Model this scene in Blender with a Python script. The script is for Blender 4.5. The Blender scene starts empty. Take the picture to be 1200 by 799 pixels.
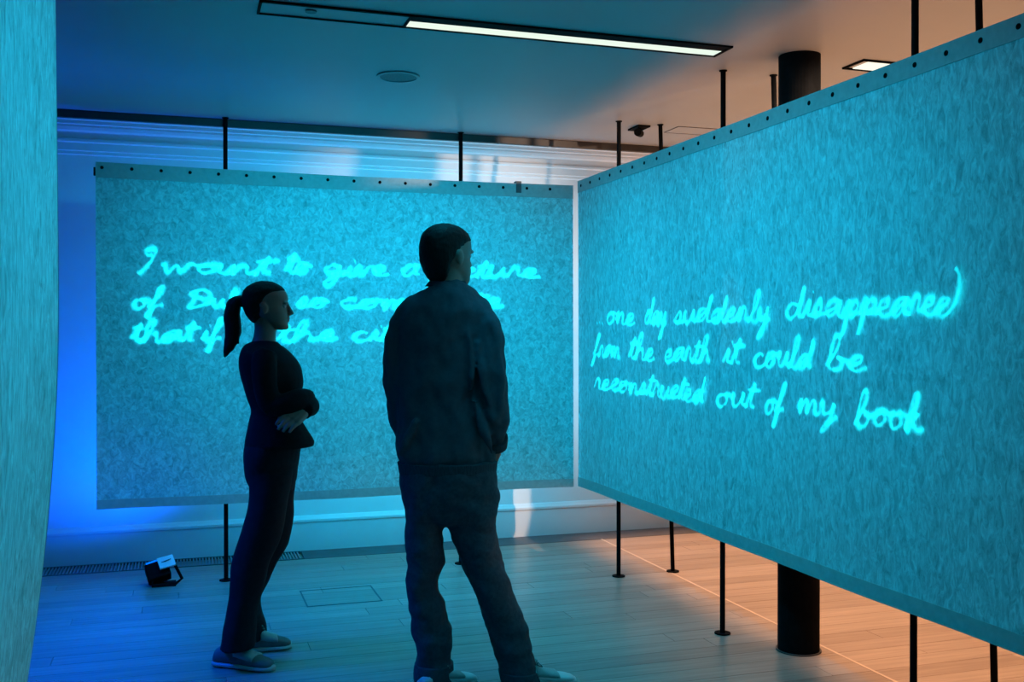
import bpy, bmesh, math, random
from mathutils import Vector, noise, Matrix
random.seed(7)
S = bpy.context.scene
COL = S.collection

# ------------------------------------------------------------------ camera
FPX, HC, HOR, YAW = 1200.0, 1.42, 392.0, math.radians(18.0)
CEIL = 2.67
cy, sy = math.cos(YAW), math.sin(YAW)
cam_d = bpy.data.cameras.new('camera'); cam = bpy.data.objects.new('camera', cam_d); COL.objects.link(cam)
cam_d.sensor_width = 36.0; cam_d.lens = 36.0 * FPX / 1200.0; cam_d.clip_start = 0.05
cam.location = (0, 0, HC)
cam.rotation_euler = (math.pi / 2 - math.atan(7.5 / FPX), 0, -YAW)
S.camera = cam
RV = Vector((cy, -sy, 0)); FV = Vector((sy, cy, 0))      # camera right and forward on the ground
CAM = Vector((0, 0, HC))

def ray(px, py):
    return RV * ((px - 600) / FPX) + FV + Vector((0, 0, (HOR - py) / FPX))
def on_x(px, py, x):
    d = ray(px, py); return CAM + d * (x / d.x)
def on_y(px, py, y):
    d = ray(px, py); return CAM + d * (y / d.y)
def at_depth(px, py, f):
    return CAM + ray(px, py) * f

# ------------------------------------------------------------------ colour management, world
S.view_settings.view_transform = 'Standard'; S.view_settings.look = 'None'
S.view_settings.gamma = 1.0; S.view_settings.use_curve_mapping = False
S.view_settings.exposure = 0.0
S.cycles.use_denoising = True
S.cycles.max_bounces = 8; S.cycles.diffuse_bounces = 5; S.cycles.transparent_max_bounces = 32
S.cycles.sample_clamp_indirect = 4.0
W = bpy.data.worlds.new('world'); S.world = W; W.use_nodes = True
W.node_tree.nodes['Background'].inputs[0].default_value = (0.01, 0.02, 0.03, 1)
W.node_tree.nodes['Background'].inputs[1].default_value = 0.1

# ------------------------------------------------------------------ lights
def light(name, typ, loc, target, power, color, **kw):
    d = bpy.data.lights.new(name, typ); o = bpy.data.objects.new(name, d); COL.objects.link(o)
    o.location = loc; d.energy = power; d.color = color
    v = Vector(target) - Vector(loc); o.rotation_euler = v.to_track_quat('-Z', 'Y').to_euler()
    for k, val in kw.items(): setattr(d, k, val)
    return o
CYAN = (0.0, 0.54, 0.88)
BLUE = (0.0, 0.09, 1.0)
WARM = (1.0, 0.50, 0.27)
# cyan washes hung under the ceiling, one for each cloth, then an added wall fill
light('cyan_wash_back', 'AREA', (1.0, 4.75, 2.60), (1.0, 6.08, 1.05), 21.5, CYAN, shape='RECTANGLE', size=1.8, size_y=0.10, spread=math.radians(120))
light('cyan_wash_right', 'AREA', (1.0, 4.05, 2.60), (2.41, 4.15, 1.0), 22, CYAN, shape='RECTANGLE', size=2.5, size_y=0.10, spread=math.radians(115))
light('cyan_wash_left', 'AREA', (0.85, 2.2, 2.60), (-0.28, 2.0, 0.6), 14, CYAN, shape='RECTANGLE', size=1.2, size_y=0.10, spread=math.radians(120))
light('cyan_fill_wall', 'AREA', (1.6, 6.22, 1.35), (1.6, 6.83, 1.35), 37, CYAN, shape='RECTANGLE', size=1.9, size_y=1.5)  # unseen panel added behind the back cloth to light wall and cornice
# blue flood on the wall behind the cloth
light('blue_flood', 'SPOT', (-0.14, 6.16, 0.17), (-0.75, 6.78, 1.75), 150, BLUE, spot_size=math.radians(140), spot_blend=1.0, shadow_soft_size=0.05)
light('blue_flood_side', 'AREA', (-1.2, 4.7, 2.3), (-0.5, 4.75, 0.0), 26, BLUE, shape='RECTANGLE', size=0.8, size_y=0.8, spread=math.radians(85))
# warm lamps of the neighbouring bay, with an added upward fill
light('warm_bounce_fill', 'AREA', (4.5, 3.9, 0.25), (4.5, 3.9, 2.6), 110, WARM, shape='RECTANGLE', size=2.2, size_y=5.0)  # unseen upward panel added for the floor's warm bounce onto the ceiling
light('warm_down', 'AREA', (4.25, 4.0, 2.62), (4.25, 4.0, 0.0), 100, WARM, shape='RECTANGLE', size=3.22, size_y=5.3, spread=math.radians(12))
light('warm_spot_cornice', 'SPOT', (3.3, 2.5, 2.435), (1.75, 6.83, 1.95), 460, (1.0, 0.66, 0.46), spot_size=math.radians(29), spot_blend=0.7, shadow_soft_size=0.03)
light('warm_spot_slit', 'SPOT', (3.3, 2.5, 2.43), (1.64, 6.83, 0.2), 650, (1.0, 0.62, 0.42), spot_size=math.radians(16), spot_blend=0.1, shadow_soft_size=0.02)

# ------------------------------------------------------------------ materials
def mat(name, color, rough=0.6, color2=None, scale=8.0, metallic=0.0, stretch=(1, 1, 1), bump=0.0, detail=4.0, spec=0.5, emit=None, estr=0.0):
    m = bpy.data.materials.new(name); m.use_nodes = True
    nt = m.node_tree; b = nt.nodes['Principled BSDF']
    b.inputs['Roughness'].default_value = rough; b.inputs['Metallic'].default_value = metallic
    b.inputs['Specular IOR Level'].default_value = spec
    tc = nt.nodes.new('ShaderNodeTexCoord'); mp = nt.nodes.new('ShaderNodeMapping')
    mp.inputs['Scale'].default_value = stretch
    nt.links.new(tc.outputs['Object'], mp.inputs['Vector'])
    n = nt.nodes.new('ShaderNodeTexNoise'); n.inputs['Scale'].default_value = scale; n.inputs['Detail'].default_value = detail
    nt.links.new(mp.outputs['Vector'], n.inputs['Vector'])
    r = nt.nodes.new('ShaderNodeValToRGB')
    c2 = color2 or tuple(c * 0.85 for c in color)
    r.color_ramp.elements[0].position = 0.3; r.color_ramp.elements[1].position = 0.7
    r.color_ramp.elements[0].color = (*c2, 1); r.color_ramp.elements[1].color = (*color, 1)
    nt.links.new(n.outputs['Fac'], r.inputs['Fac']); nt.links.new(r.outputs['Color'], b.inputs['Base Color'])
    if bump:
        bp = nt.nodes.new('ShaderNodeBump'); bp.inputs['Strength'].default_value = bump; bp.inputs['Distance'].default_value = 0.01
        nt.links.new(n.outputs['Fac'], bp.inputs['Height']); nt.links.new(bp.outputs['Normal'], b.inputs['Normal'])
    if emit:
        b.inputs['Emission Color'].default_value = (*emit, 1); b.inputs['Emission Strength'].default_value = estr
    return m

def fabric_mat(name, stretch):
    """matted, fibrous non-woven cloth: lets light through and scatters it"""
    m = bpy.data.materials.new(name); m.use_nodes = True
    nt = m.node_tree; nt.nodes.clear(); N = nt.nodes.new; L = nt.links.new
    out = N('ShaderNodeOutputMaterial'); tc = N('ShaderNodeTexCoord'); mp = N('ShaderNodeMapping')
    mp.inputs['Scale'].default_value = stretch
    L(tc.outputs['Object'], mp.inputs['Vector'])
    a = N('ShaderNodeTexNoise'); a.inputs['Scale'].default_value = 32; a.inputs['Detail'].default_value = 5; a.inputs['Roughness'].default_value = 0.7; a.inputs['Distortion'].default_value = 1.2
    b = N('ShaderNodeTexNoise'); b.noise_type = 'RIDGED_MULTIFRACTAL'; b.inputs['Scale'].default_value = 22; b.inputs['Detail'].default_value = 3; b.inputs['Distortion'].default_value = 2.0
    L(mp.outputs['Vector'], a.inputs['Vector']); L(mp.outputs['Vector'], b.inputs['Vector'])
    ra = N('ShaderNodeMapRange'); ra.inputs[1].default_value = 0.3; ra.inputs[2].default_value = 0.7; ra.inputs[3].default_value = 0.40; ra.inputs[4].default_value = 0.95
    L(a.outputs['Fac'], ra.inputs[0])
    rb = N('ShaderNodeMapRange'); rb.inputs[1].default_value = 0.0; rb.inputs[2].default_value = 1.6; rb.inputs[3].default_value = 1.0; rb.inputs[4].default_value = 0.82
    L(b.outputs['Fac'], rb.inputs[0])
    mu = N('ShaderNodeMath'); mu.operation = 'MULTIPLY'; L(ra.outputs[0], mu.inputs[0]); L(rb.outputs[0], mu.inputs[1])
    cc = N('ShaderNodeCombineColor')                       # white cloth, red lowered in its colour to offset warm bounce light
    mr = N('ShaderNodeMath'); mr.operation = 'MULTIPLY'; mr.inputs[1].default_value = 0.66; L(mu.outputs[0], mr.inputs[0])
    L(mr.outputs[0], cc.inputs[0]); L(mu.outputs[0], cc.inputs[1]); L(mu.outputs[0], cc.inputs[2])
    df = N('ShaderNodeBsdfDiffuse'); tr = N('ShaderNodeBsdfTranslucent'); mx = N('ShaderNodeMixShader'); mx.inputs[0].default_value = 0.01
    L(cc.outputs[0], df.inputs['Color']); L(cc.outputs[0], tr.inputs['Color'])
    bp = N('ShaderNodeBump'); bp.inputs['Strength'].default_value = 0.35; bp.inputs['Distance'].default_value = 0.01
    L(a.outputs['Fac'], bp.inputs['Height']); L(bp.outputs['Normal'], df.inputs['Normal'])
    L(df.outputs[0], mx.inputs[1]); L(tr.outputs[0], mx.inputs[2]); L(mx.outputs[0], out.inputs['Surface'])
    return m

def letter_mat():
    """soft-edged strokes of cyan light, broken up by the fibres they shine through"""
    m = bpy.data.materials.new('cyan_light_lettering'); m.use_nodes = True
    nt = m.node_tree; nt.nodes.clear(); N = nt.nodes.new; L = nt.links.new
    out = N('ShaderNodeOutputMaterial'); tc = N('ShaderNodeTexCoord')
    at = N('ShaderNodeAttribute'); at.attribute_name = 'stroke'
    n = N('ShaderNodeTexNoise'); n.inputs['Scale'].default_value = 45; n.inputs['Detail'].default_value = 4
    L(tc.outputs['Object'], n.inputs['Vector'])
    ra = N('ShaderNodeMapRange'); ra.inputs[1].default_value = 0.3; ra.inputs[2].default_value = 0.7; ra.inputs[3].default_value = 0.45; ra.inputs[4].default_value = 1.3
    L(n.outputs['Fac'], ra.inputs[0])
    p = N('ShaderNodeMath'); p.operation = 'POWER'; p.inputs[1].default_value = 1.6; L(at.outputs['Fac'], p.inputs[0])
    mu = N('ShaderNodeMath'); mu.operation = 'MULTIPLY'; L(p.outputs[0], mu.inputs[0]); L(ra.outputs[0], mu.inputs[1])
    m2 = N('ShaderNodeMath'); m2.operation = 'MULTIPLY'; m2.inputs[1].default_value = 0.95; L(mu.outputs[0], m2.inputs[0])
    em = N('ShaderNodeEmission'); em.inputs['Color'].default_value = (0.004, 0.90, 1.0, 1); L(m2.outputs[0], em.inputs['Strength'])
    tr = N('ShaderNodeBsdfTransparent'); ad = N('ShaderNodeAddShader')
    L(em.outputs[0], ad.inputs[0]); L(tr.outputs[0], ad.inputs[1]); L(ad.outputs[0], out.inputs['Surface'])
    return m

def emit_mat(name, color, strength):
    m = bpy.data.materials.new(name); m.use_nodes = True
    nt = m.node_tree; nt.nodes.clear()
    out = nt.nodes.new('ShaderNodeOutputMaterial'); e = nt.nodes.new('ShaderNodeEmission')
    e.inputs[0].default_value = (*color, 1); e.inputs[1].default_value = strength
    nt.links.new(e.outputs[0], out.inputs[0]); return m

M = {}
M['wall'] = mat('white_painted_plaster', (0.74, 0.75, 0.75), 0.6, (0.70, 0.71, 0.71), 3)
M['offwall'] = mat('charcoal_painted_wall', (0.10, 0.10, 0.11), 0.7)
M['skirt'] = mat('white_gloss_paint', (0.76, 0.76, 0.76), 0.4, (0.73, 0.73, 0.73), 5)
M['ceil'] = mat('satin_ceiling_paint', (0.36, 0.37, 0.38), 0.42, (0.34, 0.35, 0.36), 2, spec=0.25)
M['dark'] = mat('black_powder_coat', (0.006, 0.007, 0.008), 0.65, (0.004, 0.0045, 0.005), 30, spec=0.03)
M['bronze'] = mat('dark_bronze_trim', (0.055, 0.05, 0.045), 0.5, (0.04, 0.036, 0.034), 12)
M['grey'] = mat('dark_grey_strip', (0.10, 0.10, 0.11), 0.5, (0.075, 0.075, 0.08), 14)
woods = [((0.39, 0.31, 0.25), (0.26, 0.205, 0.165)), ((0.36, 0.285, 0.23), (0.24, 0.19, 0.15)), ((0.41, 0.33, 0.27), (0.28, 0.225, 0.18)), ((0.34, 0.27, 0.215), (0.225, 0.175, 0.14))]
for i, (a, b) in enumerate(woods):
    M['wood%d' % i] = mat('oak_plank_%d' % i, a, 0.34, b, 3.0, stretch=(0.7, 14, 4), bump=0.05, detail=6)
M['fab_b'] = fabric_mat('fibrous_cloth', (1, 1, 0.8))
M['fab_r'] = fabric_mat('fibrous_cloth_streaked', (1, 1.25, 0.5))
M['hem'] = mat('doubled_cloth_hem', (0.50, 0.50, 0.48), 0.9, (0.42, 0.42, 0.40), 40, bump=0.1)
M['letter'] = letter_mat()
M['diff'] = emit_mat('fluorescent_diffuser', (0.86, 1.0, 0.86), 1.0)
M['diffw'] = emit_mat('warm_diffuser', (1.0, 0.92, 0.75), 1.2)
M['bluelens'] = emit_mat('blue_lens', (0.0, 0.12, 1.0), 2.0)
M['label'] = mat('white_sticker', (0.85, 0.85, 0.85), 0.5)
M['skin'] = mat('skin', (0.34, 0.22, 0.17), 0.5, (0.30, 0.19, 0.145), 10)
M['hair'] = mat('dark_brown_hair', (0.018, 0.014, 0.012), 0.65, (0.010, 0.008, 0.006), 60, stretch=(3, 3, 0.4), bump=0.3, spec=0.25)
M['eye'] = mat('eye', (0.5, 0.5, 0.48), 0.2)
M['lip'] = mat('lip', (0.42, 0.2, 0.18), 0.4)
M['sweat'] = mat('navy_sweatshirt_cotton', (0.085, 0.100, 0.118), 0.9, (0.068, 0.082, 0.098), 60, bump=0.1, spec=0.2)
M['rib'] = mat('navy_ribbing', (0.074, 0.088, 0.104), 0.95, (0.048, 0.058, 0.070), 50, stretch=(4, 4, 0.2), bump=0.2, spec=0.2)
M['jean'] = mat('dark_denim', (0.070, 0.086, 0.104), 0.85, (0.048, 0.060, 0.076), 70, bump=0.15, spec=0.25)
M['black'] = mat('black_knit', (0.010, 0.011, 0.015), 0.9, (0.007, 0.008, 0.011), 60, bump=0.1, spec=0.2)
M['blackt'] = mat('black_trouser_cloth', (0.012, 0.014, 0.020), 0.85, (0.008, 0.010, 0.015), 50, bump=0.08, spec=0.2)
M['shoew'] = mat('white_leather', (0.72, 0.72, 0.70), 0.5, (0.64, 0.64, 0.62), 12)
M['shoeb'] = mat('taupe_suede', (0.20, 0.17, 0.16), 0.8, (0.15, 0.13, 0.12), 30)
M['shoel'] = mat('pale_mesh', (0.42, 0.44, 0.42), 0.7, (0.34, 0.36, 0.34), 30)
M['sole'] = mat('rubber_sole', (0.55, 0.53, 0.50), 0.6)

# ------------------------------------------------------------------ mesh helpers
class MB:
    def __init__(s): s.v = []; s.f = []
    def add(s, vs, fs):
        b = len(s.v); s.v += [tuple(v) for v in vs]; s.f += [tuple(b + i for i in f) for f in fs]; return s
    def box(s, a, b):
        x0, y0, z0 = a; x1, y1, z1 = b
        return s.add([(x0, y0, z0), (x1, y0, z0), (x1, y1, z0), (x0, y1, z0), (x0, y0, z1), (x1, y0, z1), (x1, y1, z1), (x0, y1, z1)],
                     [(0, 3, 2, 1), (4, 5, 6, 7), (0, 1, 5, 4), (1, 2, 6, 5), (2, 3, 7, 6), (3, 0, 4, 7)])
    def rings(s, rs, cap=True):
        n = len(rs[0]); vs = [p for r in rs for p in r]; fs = []
        for i in range(len(rs) - 1):
            for j in range(n):
                k = (j + 1) % n
                fs.append((i * n + j, i * n + k, (i + 1) * n + k, (i + 1) * n + j))
        if cap:
            fs.append(tuple(range(n - 1, -1, -1))); fs.append(tuple((len(rs) - 1) * n + j for j in range(n)))
        return s.add(vs, fs)
    def cyl(s, p0, p1, r, n=16, r1=None):
        return s.tube([p0, p1], [r, r if r1 is None else r1], n)
    def tube(s, pts, rad, n=12, flat=None):
        pts = [Vector(p) for p in pts]; rs = []; up = None
        for i, p in enumerate(pts):
            t = (pts[min(i + 1, len(pts) - 1)] - pts[max(i - 1, 0)]).normalized()
            if up is None:
                up = Vector((0, 0, 1)) if abs(t.z) < 0.9 else Vector((0, 1, 0))
            u = (up - t * up.dot(t)).normalized(); w = t.cross(u); up = u
            a = rad[i]; b = a * (flat if flat else 1)
            rs.append([p + u * a * math.cos(2 * math.pi * k / n) + w * b * math.sin(2 * math.pi * k / n) for k in range(n)])
        return s.rings(rs)
    def ball(s, c, r, n=12, m=8, ax=None):
        c = Vector(c); r = (r, r, r) if not hasattr(r, '__len__') else r
        ax = ax or (Vector((1, 0, 0)), Vector((0, 1, 0)), Vector((0, 0, 1)))
        rs = []
        for i in range(1, m):
            th = math.pi * i / m
            rs.append([c + ax[0] * r[0] * math.sin(th) * math.cos(2 * math.pi * k / n) + ax[1] * r[1] * math.sin(th) * math.sin(2 * math.pi * k / n) - ax[2] * r[2] * math.cos(th) for k in range(n)])
        return s.rings(rs)
    def mesh(s, name):
        me = bpy.data.meshes.new(name); me.from_pydata(s.v, [], s.f)
        bm = bmesh.new(); bm.from_mesh(me); bmesh.ops.recalc_face_normals(bm, faces=bm.faces); bm.to_mesh(me); bm.free()
        return me
    def build(s, name, material, parent=None, smooth=False, bevel=0.0):
        return link(name, s.mesh(name), material, parent, smooth, bevel)

def link(name, me, material, parent=None, smooth=False, bevel=0.0):
    o = bpy.data.objects.new(name, me); COL.objects.link(o)
    if material and not me.materials: me.materials.append(material)
    if parent: o.parent = parent
    if smooth: me.polygons.foreach_set('use_smooth', [True] * len(me.polygons))
    if bevel:
        b = o.modifiers.new('bevel', 'BEVEL'); b.width = bevel; b.segments = 2
    return o

def tag(o, label=None, cat=None, group=None, kind=None):
    if label: o['label'] = label
    if cat: o['category'] = cat
    if group: o['group'] = group
    if kind: o['kind'] = kind
    return o
def empty(name, loc):
    o = bpy.data.objects.new(name, None); COL.objects.link(o); o.location = loc; o.empty_display_size = 0.1
    o.matrix_world = Matrix.Translation(Vector(loc)); return o
def part(mb, name, material, root, **k):
    """mesh given in world coordinates, stored relative to its root"""
    o = mb.build(name, material, None, **k); adopt(o, root); return o
def world_origin(r):
    v = Vector((0, 0, 0))
    while r: v += r.location; r = r.parent
    return v
def adopt(o, root):
    w = world_origin(root)
    o.data.transform(Matrix.Translation(-w - o.location)); o.location = (0, 0, 0); o.parent = root

# ------------------------------------------------------------------ room shell
X0, X1, Y0, YW = -3.2, 7.0, -3.0, 6.83
PY0, PY1 = 3.0, 6.56
fl = MB().box((X0, Y0, -0.15), (X1, YW + 0.2, -0.014)).box((X0, Y0, -0.014), (X1, PY0, 0))
floor = tag(fl.build('floor', M['wood1']), 'wooden gallery floor of long oak boards', 'floor', kind='structure')
row = 0; y = PY0; pw = 0.1271
plank_meshes = {}
while y < PY1 - 0.01:
    x = X0 + random.uniform(-1.6, 0.0)
    while x < X1:
        ln = random.choice((1.6, 2.0, 2.4))
        a, b = max(x, X0), min(x + ln, X1)
        if b - a > 0.05:
            key = (round(b - a, 3), random.randrange(4))
            if key not in plank_meshes:
                h = (b - a) / 2 - 0.0006; w = pw / 2 - 0.0006
                mb = MB().rings([[(-h, -w, -0.014), (h, -w, -0.014), (h, w, -0.014), (-h, w, -0.014)], [(-h, -w, -0.002), (h, -w, -0.002), (h, w, -0.002), (-h, w, -0.002)],
                                 [(-h + .001, -w + .001, 0), (h - .001, -w + .001, 0), (h - .001, w - .001, 0), (-h + .001, w - .001, 0)]])
                me = mb.mesh('plank'); me.materials.append(M['wood%d' % key[1]]); plank_meshes[key] = me
            o = link('plank', plank_meshes[key], None, floor)
            o.location = ((a + b) / 2, y + pw / 2, random.uniform(-0.0006, 0.0))
        x += ln
    y += pw; row += 1
# thin pale metal joint strip lying along the boards' change of bay
part(MB().box((2.778, 3.0, -0.001), (2.792, 6.56, 0.0012)), 'joint_strip', mat('pale_oak_strip', (0.62, 0.52, 0.42), 0.35), floor)
# floor access lid: a thin dark joint frame
lid = MB()
for a, b in (((0.63, 5.40), (1.03, 5.408)), ((0.63, 5.742), (1.03, 5.75)), ((0.63, 5.40), (0.638, 5.75)), ((1.022, 5.40), (1.03, 5.75))):
    lid.box((*a, -0.001), (*b, 0.0012))
part(lid, 'access_lid_joint', M['grey'], floor)

# back wall with cornice, skirting
wall = tag(MB().box((X0, YW, -0.15), (X1, YW + 0.2, 3.15)).build('wall_back', M['wall']), 'white plaster wall behind the hanging cloths', 'wall', kind='structure')
prof = [(0, 2.525), (.012, 2.53), (.012, 2.548), (.020, 2.552), (.020, 2.598), (.034, 2.604), (.034, 2.618), (.026, 2.624), (.026, 2.662), (.044, 2.672), (.052, 2.690), (.052, 2.702), (.060, 2.708), (.060, 2.728), (.080, 2.745), (.10, 2.775), (.115, 2.80), (.115, 2.83), (0, 2.83)]
cor = MB().rings([[(x, YW - d, z) for d, z in prof] for x in (X0, X1)])
tag(cor.build('trim_1', M['wall']), 'white moulded cornice along the top of the back wall', 'cornice', kind='structure')
sp = [(0, 0), (.022, 0), (.022, .185), (.030, .19), (.030, .205), (.022, .212), (.012, .225), (0, .23)]
tag(MB().rings([[(x, YW - d, z) for d, z in sp] for x in (X0, X1)]).build('baseboard_back', M['skirt']), 'tall white skirting board of the back wall', 'skirting board', kind='structure')
# trench along the wall: slotted grille, then plain strip
gr = empty('floor_grille', (-0.8, 6.68, 0))
part(MB().box((X0, 6.565, -0.014), (0.75, 6.575, 0.002)).box((X0, 6.795, -0.014), (0.75, 6.805, 0.002)), 'grille_frame', M['grey'], gr)
sl = MB(); x = X0 + 0.01
while x < 0.74:
    sl.box((x, 6.575, -0.013), (x + 0.009, 6.795, 0.0)); x += 0.019
so = part(sl, 'grille_slats', mat('dull_aluminium', (0.30, 0.31, 0.33), 0.45, metallic=0.3), gr); so['kind'] = 'stuff'
tag(gr, 'slotted metal heating grille let into the floor along the skirting', 'floor grille')
tag(MB().box((0.755, 6.562, -0.014), (X1, 6.81, 0.001)).build('trim_2', M['grey']), 'plain dark grey floor strip at the foot of the wall', 'floor strip', kind='structure')
# ceiling: hung slab, stops short of the wall
cl = MB().box((X0, Y0, CEIL), (X1, 6.20, CEIL + 0.12))
ceiling = tag(cl.build('ceiling', M['ceil']), 'smooth satin hung ceiling', 'ceiling', kind='structure')
tag(MB().box((X0, 6.17, CEIL - 0.045), (X1, 6.20, CEIL)).build('trim_3', M['bronze'], bevel=0.004), 'dark bronze edge strip under the end of the ceiling', 'edge strip', kind='structure')
tag(MB().box((X0, Y0 - 0.2, 3.15), (X1, YW + 0.2, 3.25)).build('trim_4', M['wall']), 'plaster soffit above the hung ceiling', 'soffit', kind='structure')
tag(MB().box((X1, Y0, -0.15), (X1 + 0.2, YW + 0.2, 3.15)).build('wall_right', M['offwall']), 'charcoal wall of the neighbouring bay', 'wall', kind='structure')
tag(MB().box((X0 - 0.2, Y0, -0.15), (X0, YW + 0.2, 3.15)).build('wall_left', M['offwall']), 'charcoal wall at the blue lit end', 'wall', kind='structure')
tag(MB().box((X0 - 0.2, Y0 - 0.2, -0.15), (X1 + 0.2, Y0, 3.15)).build('wall_front', M['offwall']), 'wall behind the viewer', 'wall', kind='structure')

# ------------------------------------------------------------------ column, poles
c = empty('column', (2.65, 3.98, 0))
part(MB().cyl((2.65, 3.98, 0), (2.65, 3.98, CEIL), 0.092, 40), 'shaft', M['dark'], c, smooth=False)
part(MB().cyl((2.65, 3.98, 0), (2.65, 3.98, 0.006), 0.100, 40), 'base_ring', M['bronze'], c)
for p in c.children[0].data.polygons: p.use_smooth = len(p.vertices) == 4
tag(c, 'thick round black column standing behind the cloth of the second bay', 'column')

def pole(name, base, top, label, group=None):
    r = empty(name, base)
    part(MB().cyl(base, top, 0.0125, 14), 'tube', M['dark'], r, smooth=False)
    b = Vector(base)
    part(MB().cyl(b, b + Vector((0, 0, 0.006)), 0.038, 20), 'foot_plate', M['dark'], r)
    t = Vector(top)
    part(MB().cyl(t - Vector((0, 0, 0.004)), t, 0.019, 20), 'ceiling_plate', M['dark'], r)
    for p in r.children[0].data.polygons: p.use_smooth = len(p.vertices) == 4
    tag(r, label, 'pole', group); return r
YP = 6.13
xa = on_y(264.5, 392, YP).x; xb = on_y(540, 392, YP).x
pole('steel_pole', (xa, YP, 0), (xa, YP, CEIL), 'thin black pole behind the woman carrying the cloth along the wall', 'poles carrying the cloth')
pole('steel_pole', (xb, YP, 0), (xb, YP, CEIL), 'thin black pole behind the man carrying the cloth along the wall', 'poles carrying the cloth')
XP = 2.452
pl = {5.52: 'next to the corner of the cloths', 4.31: 'just past the round column', 2.98: 'on the open side of the column'}
for yy, t in pl.items():
    pole('steel_pole', (XP, yy, 0), (XP, yy, CEIL), 'upright thin black pole touching the long cloth, ' + t, 'poles carrying the cloth')
for yy, t in {5.53: 'near the corner', 4.31: 'beside the column', 2.98: 'clear of the column'}.items():
    pole('brace_pole', (2.81, yy, 0), (2.725, yy, CEIL), 'leaning thin black pole a step behind the long cloth, ' + t, 'leaning poles behind the long cloth')

# ------------------------------------------------------------------ hanging cloths
ZB, ZT = 0.452, 2.372
def sheet(fn, nu, nv, mname):
    vs = [fn(i / nu, j / nv) for j in range(nv + 1) for i in range(nu + 1)]
    fs = [(j * (nu + 1) + i, j * (nu + 1) + i + 1, (j + 1) * (nu + 1) + i + 1, (j + 1) * (nu + 1) + i) for j in range(nv) for i in range(nu)]
    me = bpy.data.meshes.new(mname); me.from_pydata([tuple(v) for v in vs], [], fs)
    me.polygons.foreach_set('use_smooth', [True] * len(fs)); return me
def thick(fn, nu, nv, nrm, t):
    """a doubled strip of cloth: both faces and the rim"""
    n = Vector(nrm); mb = MB(); w = nu + 1
    A = [Vector(fn(i / nu, j / nv)) + n * t for j in range(nv + 1) for i in range(nu + 1)]
    B = [Vector(fn(i / nu, j / nv)) - n * t for j in range(nv + 1) for i in range(nu + 1)]
    k = len(A); fs = []
    for j in range(nv):
        for i in range(nu):
            q = (j * w + i, j * w + i + 1, (j + 1) * w + i + 1, (j + 1) * w + i)
            fs.append(q); fs.append(tuple(k + a for a in reversed(q)))
    rim = [i for i in range(w)] + [j * w + nu for j in range(1, nv + 1)] + [nv * w + i for i in range(nu - 1, -1, -1)] + [j * w for j in range(nv - 1, 0, -1)]
    for a, b in zip(rim, rim[1:] + rim[:1]): fs.append((a, b, k + b, k + a))
    mb.add(A + B, fs); return mb
def gromm(normal):
    n = Vector(normal); u = n.orthogonal().normalized(); w = n.cross(u); rs = []
    for r, d in ((.0095, 0), (.0095, .002), (.006, .0035), (.004, .001)):
        rs.append([n * d + u * r * math.cos(k * math.pi / 5) + w * r * math.sin(k * math.pi / 5) for k in range(10)])
    me = MB().rings(rs).mesh('grommet'); me.materials.append(M['dark']); return me

# back cloth
BX0, BX1, BY = -0.437, 2.384, 6.08
def fb(u, v):
    x = BX0 + (BX1 - BX0) * u; z = ZB + (ZT - ZB) * v
    k = max(0.0, (u - 0.80) / 0.20)
    yy = BY + 0.010 * math.sin(u * 9 + 1) * (1 - v) + 0.006 * math.sin(u * 23 + v * 3) * (0.4 + 0.6 * (1 - v))
    zz = z - v ** 6 * (0.012 * math.sin(math.pi * u * 0.9))
    return (x, yy, zz)
bs = empty('hanging_cloth', ((BX0 + BX1) / 2, BY, 0))
o = link('cloth_panel', sheet(fb, 140, 60, 'cloth_panel'), M['fab_b']); adopt(o, bs)
def sub(fn, u0, u1, v0, v1): return lambda u, v: fn(u0 + (u1 - u0) * u, v0 + (v1 - v0) * v)
part(thick(sub(fb, 0, 1, 1 - 0.085 / (ZT - ZB), 1.0), 90, 2, (0, 1, 0), 0.0035), 'top_hem', M['hem'], bs, smooth=False)
part(thick(sub(fb, 0, 1, 0, 0.052 / (ZT - ZB)), 90, 2, (0, 1, 0), 0.0035), 'bottom_hem', M['hem'], bs)
part(MB().box((BX0 - 0.012, BY + 0.016, 2.30), (BX1 - 0.03, BY + 0.0376, 2.345)), 'top_rail', M['dark'], bs)
me_g = gromm((0, -1, 0)); x = -0.404
while x < BX1 - 0.03:
    u = (x - BX0) / (BX1 - BX0); p = fb(u, 1 - 0.030 / (ZT - ZB))
    g = link('grommet', me_g, None, bs); g.location = Vector((p[0], p[1] - 0.0035, p[2])) - bs.location; x += 0.1547
part(MB().box((2.00, BY - 0.008, 2.305), (2.035, BY - 0.004, 2.375)).box((2.00, BY - 0.006, 2.370), (2.035, BY + 0.04, 2.378)), 'strap', M['grey'], bs)
tag(bs, 'translucent cloth hung along the wall with glowing handwriting starting "I want to give"', 'cloth screen')

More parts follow.
